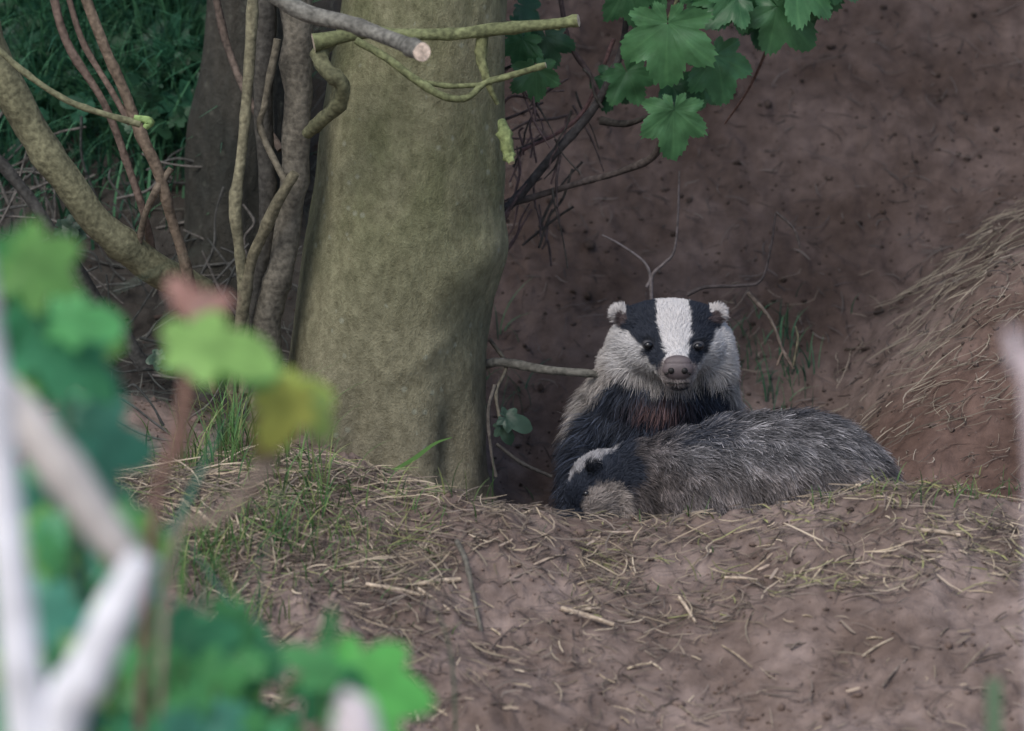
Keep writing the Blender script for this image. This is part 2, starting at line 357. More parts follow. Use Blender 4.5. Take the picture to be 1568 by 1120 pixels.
# ---------- branches
ba=Acc()
GB2=(.15,.165,.08); BR=(.15,.12,.09); RB=(.15,.11,.09); DB=(.065,.064,.06)
tube(ba,[(380,-60,-.20,14),(450,12,-.22,14),(540,38,-.26,12),(600,60,-.32,12),(646,80,-.42,14)],(.16,.155,.135),(.85,.68,.55),seg=14)
tube(ba,[(480,66,-.03,14),(560,50,-.02,9),(620,53,-.03,9),(700,52,-.02,9),(760,45,-.02,10),(838,38,-.03,8),(886,32,-.04,9)],GB2,(.6,.5,.38),seg=12)
tube(ba,[(545,62,-.05,6),(590,88,-.06,6),(640,125,-.07,6.5),(680,148,-.07,6),(715,150,-.07,5),(742,128,-.06,5),(775,118,-.06,5),(836,100,-.07,4.5)],GB2,(.5,.42,.3),seg=10)
tube(ba,[(740,48,-.01,10),(736,85,-.02,9),(742,110,-.03,7),(750,135,-.03,5),(762,160,-.03,3)],(.16,.17,.08),seg=10)
tube(ba,[(768,185,-.0,6),(773,210,-.02,10),(778,235,-.02,9),(784,250,-.03,5)],(.20,.24,.10),(.6,.5,.35),seg=10,knob=.3)
tube(ba,[(640,125,-.05,4),(690,132,-.05,4),(740,130,-.05,4)],GB2,seg=8)
tube(ba,[(505,62,.0,13),(490,85,-.02,13),(500,108,-.04,12),(524,130,-.04,12),(518,160,-.02,12),(495,182,.0,11),(470,205,.03,9)],(.125,.125,.07),seg=14)
tube(ba,[(855,35,-.03,5),(853,46,-.03,5)],GB2,(.4,.35,.2))
ba.make('cut_branches',M_bark,tree)
sa=Acc()
tube(sa,[(-60,-20,.05,30),(0,110,.08,28),(70,235,.1,24),(150,340,.12,24),(220,400,.16,25),(300,450,.22,26),(360,540,.25,28),(400,660,.25,30)],(.17,.165,.10),seg=16,wob=.012)
tube(sa,[(390,-60,.05,8),(384,60,.05,9),(377,160,.05,8),(368,250,.05,8),(360,318,.05,10),(366,380,.06,8),(372,450,.08,9),(375,600,.1,10)],(.20,.185,.12),seg=12)
tube(sa,[(445,-60,.1,26),(455,60,.1,24),(455,180,.09,22),(448,300,.09,20),(432,400,.09,20),(412,490,.1,22),(395,640,.12,26)],(.125,.113,.09),seg=16,wob=.015)
tube(sa,[(452,265,.02,7),(425,310,.03,9),(402,360,.05,9),(380,420,.07,9),(355,600,.1,10)],(.15,.135,.09),seg=12)
tube(sa,[(410,-60,.12,15),(405,60,.12,16),(402,180,.12,14),(412,300,.12,13),(402,430,.12,14),(380,640,.14,17)],(.075,.07,.06),seg=12,wob=.01)
tube(sa,[(425,60,.05,6),(405,160,.05,5),(400,200,.06,5),(440,285,.03,6)],(.13,.115,.085),seg=8)
tube(sa,[(320,-60,.3,6),(345,60,.3,6),(380,150,.25,6),(430,230,.2,6)],(.11,.085,.07),seg=8)
tube(sa,[(70,-60,.12,6),(100,60,.12,7),(160,160,.12,6),(198,260,.13,6),(222,335,.14,6),(240,420,.2,6)],RB,seg=8)
tube(sa,[(110,-60,.1,8),(155,60,.1,8),(190,140,.1,8),(215,205,.1,9),(245,270,.1,9),(264,340,.12,8),(285,410,.14,8),(330,600,.2,8)],(.17,.13,.095),seg=10)
tube(sa,[(95,-40,.14,5),(125,60,.14,5),(165,130,.12,5),(200,190,.1,5)],RB,seg=8)
tube(sa,[(-40,40,-.05,5),(30,105,-.05,5),(95,150,-.05,5),(150,172,-.05,5),(215,190,-.05,6)],(.17,.17,.10),(.3,.35,.12),seg=8)
tube(sa,[(205,180,-.05,4),(228,186,-.05,7),(222,196,-.05,5)],(.22,.32,.12),seg=8)
tube(sa,[(262,258,.1,5),(240,290,.1,6),(222,330,.12,5),(212,380,.14,5)],BR,seg=8)
tube(sa,[(-40,200,.3,9),(40,300,.3,9),(120,420,.3,10),(220,560,.3,12)],DB,seg=10,wob=.02)
sa.make('hazel_stems',M_bark)
ta=Acc()
for k in range(110):
    a=rng.uniform(-40,420); b=rng.uniform(200,680); p=gp(a,b); y=p[1]-rng.uniform(.02,.2)
    an=rng.uniform(0,math.pi); l=rng.uniform(30,110)
    tube(ta,[(a+l*(t-.5)*2*math.cos(an)+rng.normal(0,6),b+l*(t-.5)*2*math.sin(an)+rng.normal(0,6),y,rng.uniform(1.2,2.6)) for t in (0,.33,.66,1)],
         random.choice([(.085,.085,.08),(.055,.058,.055),(.13,.12,.11)]),n=4,seg=6)
def tw(pts,c=(.085,.07,.065),r=2.4,y=.75):
    tube(ta,[(a,b,y,r*(1-.12*i)) for i,(a,b) in enumerate(pts)],c,n=5,seg=6)
tw([(990,440),(996,425),(985,400),(950,375),(922,360)],(.15,.13,.13),r=2.8,y=.4)
tw([(998,470),(998,425),(1015,405),(1032,385),(1038,330),(1040,262)],(.14,.12,.12),r=3.2,y=.4)
tw([(1052,452),(1080,440),(1130,438),(1165,430),(1180,380),(1188,325)],(.06,.05,.05),r=3.4,y=.42)
tw([(1145,448),(1180,490),(1200,540),(1215,565)],(.15,.12,.10),r=3.2,y=.3)
tw([(1215,565),(1200,540),(1190,560)],(.13,.10,.08),y=.3)
tw([(1215,560),(1222,520),(1218,500)],(.13,.12,.08),y=.3)
tw([(1188,325),(1215,350),(1225,380)],y=.42)
tube(ta,[(735,560,.2,7),(770,555,.18,7),(830,566,.15,7),(900,572,.13,6),(925,575,.13,5)],(.12,.115,.10),n=6,seg=8)
tube(ta,[(750,520,.2,3),(775,560,.18,3),(760,600,.15,3),(765,640,.12,3)],(.1,.09,.07),n=6,seg=6)
tube(ta,[(760,680,.1,3),(800,710,.1,3),(845,730,.1,3)],(.06,.055,.05),n=5,seg=6)
tube(ta,[(758,590,.0,3),(748,630,-.02,3),(752,690,-.03,2.5),(760,730,-.03,2.5)],(.08,.07,.06),n=6,seg=8)
for k in range(44):
    a=rng.uniform(780,900); b=rng.uniform(90,330); l=rng.uniform(40,130); an=rng.normal(1.9,.5)
    y=rng.uniform(.35,.6)
    tube(ta,[(a+l*t*math.cos(an)+rng.normal(0,3),b+l*t*math.sin(an)+rng.normal(0,3),y,rng.uniform(.8,2.4)) for t in (0,.33,.66,1)],random.choice([(.09,.07,.07),(.13,.09,.09),(.06,.055,.05)]),n=4,seg=6)
ta.make('dead_twigs',M_bark)
fa=Acc()
for (a,b,a2,b2,r) in [(860,942,942,970,3.5),(640,905,705,900,4),(640,912,695,952,2.5),(300,790,340,830,3),(1410,822,1470,832,3),(380,905,300,985,2.5),(1110,895,1160,900,2),(560,905,650,925,3),(1040,925,1065,965,2.5)]:
    p=gp(a,b);q=gp(a2,b2); m=(p+q)/2+[0,0,.012]
    tube(fa,[(*(p+[0,0,.010]),r),(*m,r*1.1),(*(q+[0,0,.012]),r*.8)],(.46,.37,.28),world=True,n=4,seg=6)
p=gp(700,850);q=gp(740,985)
tube(fa,[(*(p+[0,0,.02]),4),(*((p*2+q)/3+[0,0,.035]),4),(*((p+q*2)/3+[0,0,.02]),3.5),(*(q+[0,0,.0]),3)],(.13,.12,.10),world=True,n=6,seg=8)
for k in range(70):
    a=rng.uniform(300,1560);b=rng.uniform(830,1110);l=rng.uniform(15,60);an=rng.uniform(-.9,.9)
    p=gp(a,b);q=gp(a+l*math.cos(an),b+l*math.sin(an))
    tube(fa,[(*(p+[0,0,.008]),1.5),(*((p+q)/2+[0,0,.01]),1.5),(*(q+[0,0,.008]),1.)],random.choice(tan+brn),world=True,n=4,seg=6)
fa.make('fallen_sticks',M_bark)
# ---------- leaves
def leaf(acc,P,tip,nor,L,col,rings=7,nphi=170,droop=.25,kind=0,serr=.05,cheap=False):
    P=np.array(P,float); tip=nrm(np.array(tip,float)); nor=np.array(nor,float); nor=nrm(nor-tip*(nor@tip)); X=np.cross(tip,nor)
    ph=np.linspace(-math.pi*.95,math.pi*.95,nphi)
    lobes=[(0,1.,36),(50,.90,34),(-50,.90,34),(102,.66,31),(-102,.66,31),(146,.40,28),(-146,.40,28)]
    if kind==1: lobes=[(0,1.,40),(62,.62,36),(-62,.62,36),(125,.42,36),(-125,.42,36)]
    deg=np.degrees(ph); r=np.full(nphi,.28); vein=np.zeros(nphi)
    for a,l,w in lobes:
        l=l*rng.uniform(.9,1.08)
        dd=np.abs(deg-a)/w
        r=np.maximum(r,l*np.clip(1-.12*dd**.6-.44*dd**1.8,0,1)); vein=np.maximum(vein,np.exp(-(dd*w/1.7)**2))
    r=r*(1+serr*(((np.abs(deg)/6.)%1)-.5)*2.2+.02*rng.standard_normal(nphi))
    t=np.linspace(0.02,1,rings)
    rr=r[None]*t[:,None]*L
    lx=rr*np.sin(ph)[None]; ly=rr*np.cos(ph)[None]
    fold=np.abs(np.sin(np.radians(deg*180/51/2)))
    lz=-droop*(rr**2)/L*.8 + fold[None]*L*.035*t[:,None]
    if not cheap:
        s=rng.uniform(0,50); lz=lz+L*.20*(fbm(np.stack([lx/L*3+s,ly/L*3,0*lx],-1),3)-.5)
    V=P+lx[...,None]*X+ly[...,None]*tip+lz[...,None]*nor
    c=np.array(col)[None,None]*rng.uniform(.8,1.2)*(.85+.2*t[:,None,None])*(1+.22*vein[None,:,None]*np.array([1.3,1,.9]))
    i=np.arange(rings-1)[:,None]*nphi; j=np.arange(nphi-1)[None]
    f=np.stack([i+j,i+j+1,i+nphi+j+1,i+nphi+j],-1).reshape(-1,4)
    acc.add(V.reshape(-1,3),f,np.broadcast_to(c,V.shape).reshape(-1,3))
def leaf_s(acc,a,b,a2,b2,y,col,nor=(0,-.8,.5),dy=0,**k):
    p=site(a,b,y); q=site(a2,b2,y+dy); leaf(acc,p,q-p,nor,np.linalg.norm(q-p),col,**k)
LG=(.085,.22,.09); LG2=(.06,.165,.07); LG3=(.035,.10,.05)
la=Acc()
leaf_s(la,1022,36,1018,140,.25,LG,(-.1,-.9,.35))
leaf_s(la,1032,168,1032,248,.25,(.095,.24,.10),(.1,-.7,.6))
for (a,b,a2,b2,y,c) in [(1095,85,1115,160,.3,LG2),(1130,0,1050,-10,.3,LG2),(1120,-15,1150,50,.3,LG),(1190,10,1250,80,.32,LG2),(1215,-30,1280,20,.32,LG),(1180,-10,1130,45,.34,LG2),
     (1240,-40,1225,55,.34,LG2),(960,-20,985,50,.35,LG2),(1000,-30,960,20,.36,LG2),(820,105,825,162,.35,LG),(800,60,790,110,.36,LG2),(835,55,850,110,.37,LG3),(960,110,985,165,.36,LG2),(1075,135,1100,160,.36,LG2),
     (940,120,920,170,.4,LG3),(1070,-30,1080,20,.3,LG),(790,40,830,75,.4,LG2),(1085,-20,1050,30,.33,LG2),(1290,-40,1270,10,.34,LG3),(1030,130,1075,160,.33,LG3),(800,10,830,30,.38,LG3),(1160,30,1200,60,.36,LG3)]:
    leaf_s(la,a,b,a2,b2,y,c,(rng.normal(0,.4),-.8,rng.uniform(.1,.9)))
sp=empty('sycamore_sapling')
la.make('leaves',M_leaf,sp)
st=Acc()
tube(st,[(965,-80,.4,5),(955,60,.4,5),(925,140,.4,6),(890,190,.4,7),(845,240,.4,7),(785,310,.4,7),(740,340,.4,7)],(.06,.055,.055))
tube(st,[(1030,158,.26,2),(1015,200,.3,4),(1000,240,.33,6),(945,265,.36,5),(895,278,.38,5),(830,298,.4,5),(770,316,.4,5)],(.08,.065,.06))
tube(st,[(920,185,.4,7),(955,190,.38,5),(990,180,.34,4),(1030,160,.27,2)],(.05,.045,.04))
tube(st,[(920,150,.4,4),(900,110,.42,4),(870,60,.42,4),(850,-60,.42,3)],(.07,.05,.05))
tube(st,[(1022,30,.26,2),(1040,-10,.3,3),(1050,-80,.34,4)],(.1,.1,.05))
tube(st,[(1240,-60,.34,3),(1190,40,.38,2.5),(1150,130,.45,2),(1110,190,.5,1.5)],(.12,.07,.06))
tube(st,[(940,60,.42,3),(900,160,.42,3),(860,200,.42,3),(800,230,.42,3)],(.12,.07,.07))
st.make('stem',M_bark,sp)
lb=Acc()
for (a,b,a2,b2,y) in [(775,640,815,655,.02),(768,652,785,680,.02),(95,350,135,360,.25),(110,345,85,375,.25),(240,550,270,565,.1),(245,545,220,555,.1)]:
    leaf_s(lb,a,b,a2,b2,y,(.05,.09,.06),kind=1,nphi=60)
for k in range(150):
    a=rng.uniform(-40,330);b=rng.uniform(-20,230) ;p=gp(a,b)+np.array([0,-.08,.05]); an=rng.uniform(0,6.3)
    leaf(lb,p,(math.cos(an),-.3,math.sin(an)),(rng.normal(0,.5),-.7,.7),rng.uniform(.02,.05),random.choice([LG3,LG3,(.035,.13,.075)]),rings=3,nphi=50,kind=1,cheap=True)
lb.make('bank_herbs',M_leaf)
# ---------- unseen tree crown overhead, leaves added to shade the bank
tmp=Acc(); leaf(tmp,(0,0,0),(0,1,0),(0,0,1),1.,(1,1,1),rings=2,nphi=18,serr=0,cheap=True)
lv=tmp.co[0]; lf_=tmp.f[0]
N=1300; Pc=np.stack([rng.uniform(-2.4,2.2,N),rng.uniform(.35,2.8,N),rng.uniform(1.15,2.4,N)],-1); Pc=Pc[fbm(Pc*1.6,2)>.47]; N=len(Pc)
an=rng.uniform(0,6.3,N); ty=nrm(np.stack([np.cos(an),np.sin(an),-.3+0*an],-1)); nn=np.stack([rng.normal(0,.4,N),rng.normal(0,.4,N),1+0*an],-1); nn=nrm(nn-ty*(nn*ty).sum(1,keepdims=True)); tx=np.cross(ty,nn)
sz=rng.uniform(.07,.12,N)[:,None,None]
V=Pc[:,None]+sz*(lv[None,:,0:1]*tx[:,None]+lv[None,:,1:2]*ty[:,None]+lv[None,:,2:3]*nn[:,None])
f=(lf_[None]+(np.arange(N)*len(lv))[:,None,None]).reshape(-1,4)
mkmesh('shade_crown_leaves',V.reshape(-1,3),f,np.tile(LG2,(N*len(lv),1)),M_leaf,tree)
lm=Acc()
for k in range(9):
    an=rng.uniform(0,6.3); z0=rng.uniform(1.1,2.0); l=rng.uniform(.9,1.8)
    tube(lm,[(-.13,.25,z0,40),(-.13+l*.4*math.cos(an),.9+l*.3*math.sin(an),z0+.25,25),(-.13+l*math.cos(an),1.2+l*.8*math.sin(an),z0+.4,8)],(.14,.13,.09),world=True)
lm.make('limbs',M_bark,tree)
# ---------- near plants (left, about 3 m in front of the badgers)
FG=(.12,.42,.14); FG2=(.08,.33,.15); FG3=(.28,.50,.14); TE=(.08,.29,.20); YG=(.20,.45,.12); SH=(.04,.16,.10)
na=Acc(); ns=Acc()
def NL(a,b,a2,b2,c,y=-3.3,**k): leaf_s(na,a,b,a2,b2,y+rng.uniform(-.1,.1),c,(rng.normal(0,.45),-.75,rng.uniform(.1,.9)),kind=k.get('kind',0),nphi=60,rings=4,cheap=True)
NL(40,400,135,450,YG); NL(50,400,0,450,FG); NL(20,380,50,470,FG,kind=1); NL(70,510,190,525,YG,kind=1); NL(80,520,180,600,FG2); NL(40,490,0,590,FG2,kind=1); NL(40,520,85,620,FG,kind=1); NL(100,490,190,500,FG,kind=1); NL(130,560,190,600,TE,kind=1); NL(20,600,60,660,YG,kind=1)
NL(290,530,430,545,FG3,kind=1); NL(340,535,425,590,YG,kind=1); NL(300,530,245,500,FG3,kind=1); NL(380,540,440,580,FG3,kind=1)
NL(425,600,510,605,(.42,.54,.10),kind=1); NL(445,610,405,700,(.42,.44,.10),kind=1); NL(470,615,512,680,(.30,.42,.12),kind=1); NL(430,640,395,715,(.32,.24,.12),kind=1)
NL(110,680,240,690,TE); NL(110,690,160,760,TE,kind=1); NL(90,680,30,740,FG2,kind=1); NL(60,760,150,840,TE,kind=1)
NL(540,1050,675,1070,(.13,.50,.11)); NL(500,1040,600,1095,(.12,.48,.11),kind=1); NL(500,1030,430,985,FG,kind=1); NL(515,1040,470,1120,FG2); NL(500,985,515,935,FG,kind=1)
NL(270,1000,390,1060,FG2); NL(280,1010,200,1080,FG,kind=1); NL(290,1000,320,940,FG,kind=1); NL(300,1050,380,1120,FG)
for k in range(190):
    a=rng.uniform(-60,440)*1.; b=rng.uniform(800,1160)
    if b<950 and a>230: continue
    if b<1010 and a>390: continue
    an=rng.uniform(0,6.3); l=rng.uniform(35,90)
    NL(a,b,a+l*math.cos(an),b+l*math.sin(an),random.choice([FG,FG2,TE,FG2,YG,FG,SH]),y=rng.uniform(-3.5,-2.5),kind=random.choice([0,1]))
for k in range(44):
    a=rng.uniform(-60,130); b=rng.uniform(600,880); an=rng.uniform(0,6.3); l=rng.uniform(35,80)
    NL(a,b,a+l*math.cos(an),b+l*math.sin(an),random.choice([FG2,TE,TE,SH,FG]),y=rng.uniform(-3.0,-2.),kind=random.choice([0,1]))
RL=(.45,.24,.20)
NL(300,472,358,452,RL,kind=1); NL(295,470,258,425,RL,kind=1); NL(305,475,335,492,RL,kind=1)
def down(a,b,c,r=3,y=-3.3):
    p=site(a,b,y); g=g1(p[0],p[1])
    tube(ns,[(*p,r),(p[0]-.03,p[1],p[2]*.5+g*.5,r*1.3),(p[0]-.08,p[1]+.03,g-.02,r*1.6)],c,world=True,seg=8)
tube(ns,[(300,470,-3.3,6),(290,560,-3.3,9),(272,680,-3.3,12),(235,800,-3.3,8),(200,1400,-3.3,7)],(.27,.16,.13),seg=8)
tube(ns,[(440,600,-3.3,6),(410,710,-3.3,10),(340,790,-3.3,8),(260,860,-3.3,6),(240,1400,-3.3,7)],(.30,.23,.19),seg=8)
tube(ns,[(50,400,-3.3,5),(70,560,-3.3,6),(110,700,-3.3,6),(130,1400,-3.3,7)],(.09,.18,.10),seg=8)
tube(ns,[(300,535,-3.3,4),(320,500,-3.3,3),(300,480,-3.3,3)],(.2,.2,.1),seg=8)
tube(ns,[(510,1035,-3.3,5),(430,1080,-3.3,6),(380,1450,-3.3,8)],(.08,.17,.06),seg=8)
for (a,b) in [(110,690),(280,1010),(40,860),(180,1000),(330,1050),(500,985)]: down(a,b,(.07,.16,.06))
def blade(pts,w,c,y=-2.6):
    P=catmull([site(a,b,y) for a,b in pts],8)
    na.add(*ribbons(P[None],np.interp(np.linspace(0,1,len(P)),[0,.3,1],[w*.6,w,w*.1])[None]/1000*(D+y)/D,nrm(np.array([[.8,.1,.5]])),np.tile(c,(1,len(P),1))))
blade([(215,1300),(240,900),(290,760),(345,640)],30,TE); blade([(20,580),(140,470),(240,415),(330,370)],12,(.12,.23,.16),y=-2)
blade([(60,760),(160,660),(270,590)],22,(.09,.22,.16)); blade([(420,780),(440,740),(520,690)],8,(.1,.2,.1))
blade([(640,880),(720,830),(760,810)],8,(.08,.13,.11),y=-1.6)
blade([(700,1200),(690,1000),(650,900)],5,(.08,.13,.08),y=-1.6)
for k in range(26):
    a=rng.uniform(-20,400); blade([(a,1250),(a+rng.normal(0,20),1000),(a+rng.normal(10,50),rng.uniform(760,900))],rng.uniform(6,13),random.choice([TE,FG2,YG]),y=rng.uniform(-2.6,-1.8))
pl=empty('leafy_undergrowth')
na.make('leaves',M_leaf,pl); ns.make('stems',M_bark,pl)
wa=Acc(); WH=(.80,.80,.84)
tube(wa,[(-40,380,-4.2,22),(-8,600,-4.2,24),(8,800,-4.2,28),(30,1000,-4.2,32),(52,1300,-4.2,34),(70,2200,-4.2,34)],WH,seg=12,knob=.05)
tube(wa,[(-120,520,-4,30),(0,605,-4,34),(80,700,-4,36),(160,810,-4,32),(208,872,-4,24)],(.62,.57,.53),seg=12,knob=.08)
tube(wa,[(222,855,-4.2,24),(180,930,-4.2,32),(130,1040,-4.2,36),(90,1140,-4.2,36),(0,1800,-4.2,36)],WH,seg=12,knob=.05)
tube(wa,[(530,1085,-4.2,18),(545,1135,-4.2,34),(560,1700,-4.2,34)],(.75,.68,.7),seg=12)
tube(wa,[(1548,505,-4.2,8),(1562,560,-4.2,14),(1592,700,-4.2,18),(1610,1900,-4.2,22)],(.68,.58,.60),seg=12)
wa.make('bleached_dead_stems',mat_attr('bleached_stem',.7,0,.2,0,14))
ba_=Acc()
P=catmull([site(1522,1400,-3),site(1522,1100,-3),site(1522,1040,-3)],6)
ba_.add(*ribbons(P[None],np.full((1,len(P)),.016),np.array([[1.,0,0]]),np.tile((.17,.27,.16),(1,len(P),1))))
ba_.make('grass_stalk',M_grass)
# ---------- badgers
def body(name,ells,vox=.0042,smooth=6):
    bm=bmesh.new()
    for e in ells:
        (a,b,y,rx,ry,rz)=e[:6]; rot=e[6] if len(e)>6 else (0,0,0)
        Mx=Matrix.Translation(Vector(site(a,b,y)))@mathutils.Euler(rot).to_matrix().to_4x4()@Matrix.Diagonal((rx,ry,rz,1))
        bmesh.ops.create_icosphere(bm,subdivisions=4,radius=1,matrix=Mx)
    me=bpy.data.meshes.new(name); bm.to_mesh(me); bm.free()
    ob=bpy.data.objects.new(name,me); scene.collection.objects.link(ob)
    r=ob.modifiers.new('r','REMESH'); r.mode='VOXEL'; r.voxel_size=vox
    s=ob.modifiers.new('s','SMOOTH'); s.factor=.5; s.iterations=smooth
    dg=bpy.context.evaluated_depsgraph_get(); dg.update()
    m2=bpy.data.meshes.new_from_object(ob.evaluated_get(dg))
    bpy.data.objects.remove(ob)
    m2.calc_loop_triangles()
    co=np.empty(len(m2.vertices)*3,np.float32); m2.vertices.foreach_get('co',co); co=co.reshape(-1,3).astype(float)
    vn=np.empty(len(m2.vertices)*3,np.float32); m2.vertices.foreach_get('normal',vn); vn=vn.reshape(-1,3).astype(float)
    tr=np.empty(len(m2.loop_triangles)*3,np.int32); m2.loop_triangles.foreach_get('vertices',tr); tr=tr.reshape(-1,3)
    return co,vn,tr
def pre(P):
    a,b=inv(P); return dict(a=a+(fbm(P*90,2)-.5)*12,b=b+(fbm(P*90+9,2)-.5)*12,n60=fbm(P*60,2),pat=fbm(P*np.array([14,14,30]),3),cl=vnoise(P*np.array([70,70,110])+3))
def fur(name,co,vn,tr,N,colfn,lenfn,combfn,parent,densfn=None,wid=.0008,K=4,lift=.35):
    base=colfn(co,np.zeros(len(co)),np.full(len(co),.5),pre(co))
    mkmesh('hide',co,tr,base*.7,M_skin,parent)
    A,B,Cc=co[tr[:,0]],co[tr[:,1]],co[tr[:,2]]
    ar=np.linalg.norm(np.cross(B-A,Cc-A),axis=1)
    if densfn is not None: ar=ar*densfn((A+B+Cc)/3)
    idx=rng.choice(len(tr),N,p=ar/ar.sum())
    u=rng.random(N);v=rng.random(N);m=u+v>1;u[m]=1-u[m];v[m]=1-v[m];w=1-u-v
    t=tr[idx]; P=co[t[:,0]]*w[:,None]+co[t[:,1]]*u[:,None]+co[t[:,2]]*v[:,None]
    n=nrm(vn[t[:,0]]*w[:,None]+vn[t[:,1]]*u[:,None]+vn[t[:,2]]*v[:,None])
    L=lenfn(P)*rng.uniform(.55,1.3,N)
    cb=combfn(P,n)
    cl=np.stack([fbm(P*60+o,2)-.5 for o in (0,37,91)],-1)*1.7
    cb=nrm(cb)+cl+rng.normal(0,.22,(N,3))
    cb=nrm(cb-n*(cb*n).sum(1,keepdims=True))
    s=np.linspace(0,1,K)[None,:,None]
    lf=lift*rng.uniform(.5,1.8,N)[:,None,None]
    pts=P[:,None]+L[:,None,None]*(cb[:,None]*s*(1-.05*s)+n[:,None]*(lf*s*(1.3-.5*s)))+np.array([0,0,-1.])*(L[:,None,None]*.12*s*s)
    side=nrm(np.cross(cb,n)+rng.normal(0,.45,(N,3)))
    W=wid*rng.uniform(.6,1.5,N)[:,None]*np.linspace(1,.25,K)[None]
    r=rng.random(N); pr=pre(P)
    col=np.stack([colfn(P,np.full(N,k/(K-1)),r,pr) for k in range(K)],1)
    c_,f_,cc=ribbons(pts,W,side,col)
    mkmesh(name,c_,f_,cc,M_fur,parent,smooth=True)
WHT=np.array([.64,.62,.62]); BLK=np.array([.022,.027,.040]); GRY=np.array([.36,.33,.31])  # BLK is lifted and blued to put haze into the black fur
def mixc(c,d,m): m=np.clip(m,0,1)[:,None]; return c*(1-m)+np.asarray(d)*m
EARS=((951,480,-1),(1096,479,1))
def b1col(P,t,r,pr):
    a,b=pr['a'],pr['b']
    n=len(a); c=np.tile(WHT,(n,1))*(.68+.35*pr['n60'])[:,None]
    c=mixc(c,GRY*(.6+.9*r)[:,None]*(.55+.8*t)[:,None],sstep((b-535)/55)*.9+sstep((950-a)/25)*.6)
    ctr=np.interp(b,[440,500,545,580],[1027,1033,1037,1039]); hw=np.interp(b,[440,480,510,535,552,575],[25,25,23,17,18,17])
    lo=np.interp(b,[440,480,500,515,530,540,560,578],[934,940,954,968,978,986,1002,1014]); hi=np.interp(b,[440,480,500,515,530,540,560,578],[1112,1108,1100,1092,1086,1080,1068,1060])
    ctr_w=sstep((np.abs(a-ctr)-hw)/4+.5)
    blk=ctr_w*sstep((a-lo)/5+.5)*sstep((hi-a)/5+.5)*sstep((574-b)/8+.5)
    white=(1-ctr_w)*(b<570); c=mixc(c,WHT*1.02,white*.9)
    c=mixc(c,BLK,blk)
    dn=np.hypot(a-1037,(b-570)*1.2); c=mixc(c,np.array([.26,.22,.21]),sstep((34-dn)/12)*.8)
    ch=np.interp(a,[850,870,890,915,935,960,1000,1040,1080,1104,1120,1135,1160],[690,668,640,605,582,574,588,594,580,586,625,650,680])
    c=mixc(c,BLK*(1+2.*(r>.8))[:,None],sstep((b-ch)/10+.5))
    c=mixc(c,np.array([.32,.185,.17])*(.6+.7*r)[:,None],np.exp(-((a-1010)/34)**2-((b-620)/13)**2)*.9*(r>.25))
    for (ex,ey,sg) in EARS:
        de=np.hypot(a-ex,b-ey); rim=sstep((19-de)/4)*((a-ex)*sg>-10)
        c=mixc(c,np.array([.56,.53,.52]),rim*((b<ey-2)|((a-ex)*sg>8))); c=mixc(c,np.array([.10,.075,.075]),rim*(b>=ey-2)*((a-ex)*sg<=8)*.9)
    for ex,ey in ((993,528),(1069,530)):
        c=mixc(c,BLK*.5,sstep((13-np.hypot(a-ex,b-ey))/5))
    c=mixc(c,GRY*.6,sstep((P[:,1]-.27)/.05))
    return c
bad=empty('badger')
E1=[(1027,512,.12,.074,.075,.050),(1026,492,.12,.079,.06,.033),(1028,528,.10,.080,.07,.050),(972,530,.13,.042,.05,.045),(1085,530,.13,.038,.05,.045),(1035,542,.05,.042,.065,.033,(.35,0,0)),(1038,566,-.01,.029,.04,.025,(.3,0,0)),(1038,584,.01,.022,.034,.012),
    (976,558,.14,.058,.06,.048),(1080,558,.14,.046,.06,.050),(1015,592,.16,.110,.08,.065),(1006,640,.20,.130,.10,.08),(1003,705,.24,.141,.12,.11),(1010,800,.28,.15,.15,.13),(1030,840,.42,.15,.16,.13),
    (905,690,.15,.036,.045,.06),(895,770,.10,.033,.038,.09),(888,850,.07,.030,.042,.03),(1095,700,.15,.036,.045,.07),(1100,780,.10,.033,.038,.09),(1105,850,.07,.030,.042,.03),
    (949,480,.110,.017,.009,.017,(0,-.5,.3)),(1098,479,.110,.017,.009,.017,(0,.5,-.3)),(1000,516,.06,.017,.02,.012),(1064,518,.06,.016,.02,.012)]
co,vn,tr=body('b1',E1)
def len1(P):
    a,b=inv(P); L=np.interp(b,[460,520,560,600,660],[.006,.009,.015,.024,.032])
    dn=np.hypot((a-1036)/75,(b-530)/50); L=np.where((dn<1)&(P[:,1]<.12),np.minimum(L,.007),L)
    dm=np.hypot(a-1037,b-568); L=np.where((dm<36)&(P[:,1]<.06),.004,L)
    for ex,ey in ((993,528),(1069,530)): L=np.where(np.hypot(a-ex,b-ey)<10,.002,L)
    return L
nose=site(1038,568,-.05)
def comb1(P,n):
    a,b=inv(P); out=nrm(P-nose); dwn=np.tile(np.array([0,.1,-1.]),(len(P),1))+np.stack([(a-1020)/120,0*a,0*a],-1)
    w=sstep((b-545)/50)[:,None]; return out*(1-w)+dwn*w
def dens1(P):
    a,b=inv(P); return np.where((b<600),3.,1.)*np.where(P[:,1]<.3,1,.4)
fur('fur',co,vn,tr,100000,b1col,len1,comb1,bad,dens1,wid=.0010,lift=.42)
def gloss(name,col,rough=.15,bump=0):
    m=bpy.data.materials.new(name); m.use_nodes=True; b=m.node_tree.nodes['Principled BSDF']; b.inputs['Base Color'].default_value=(*col,1); b.inputs['Roughness'].default_value=rough
    nz=m.node_tree.nodes.new('ShaderNodeTexNoise'); nz.inputs['Scale'].default_value=600
    bp=m.node_tree.nodes.new('ShaderNodeBump'); bp.inputs['Strength'].default_value=bump; bp.inputs['Distance'].default_value=.001
    m.node_tree.links.new(nz.outputs['Fac'],bp.inputs['Height']); m.node_tree.links.new(bp.outputs[0],b.inputs['Normal']); return m
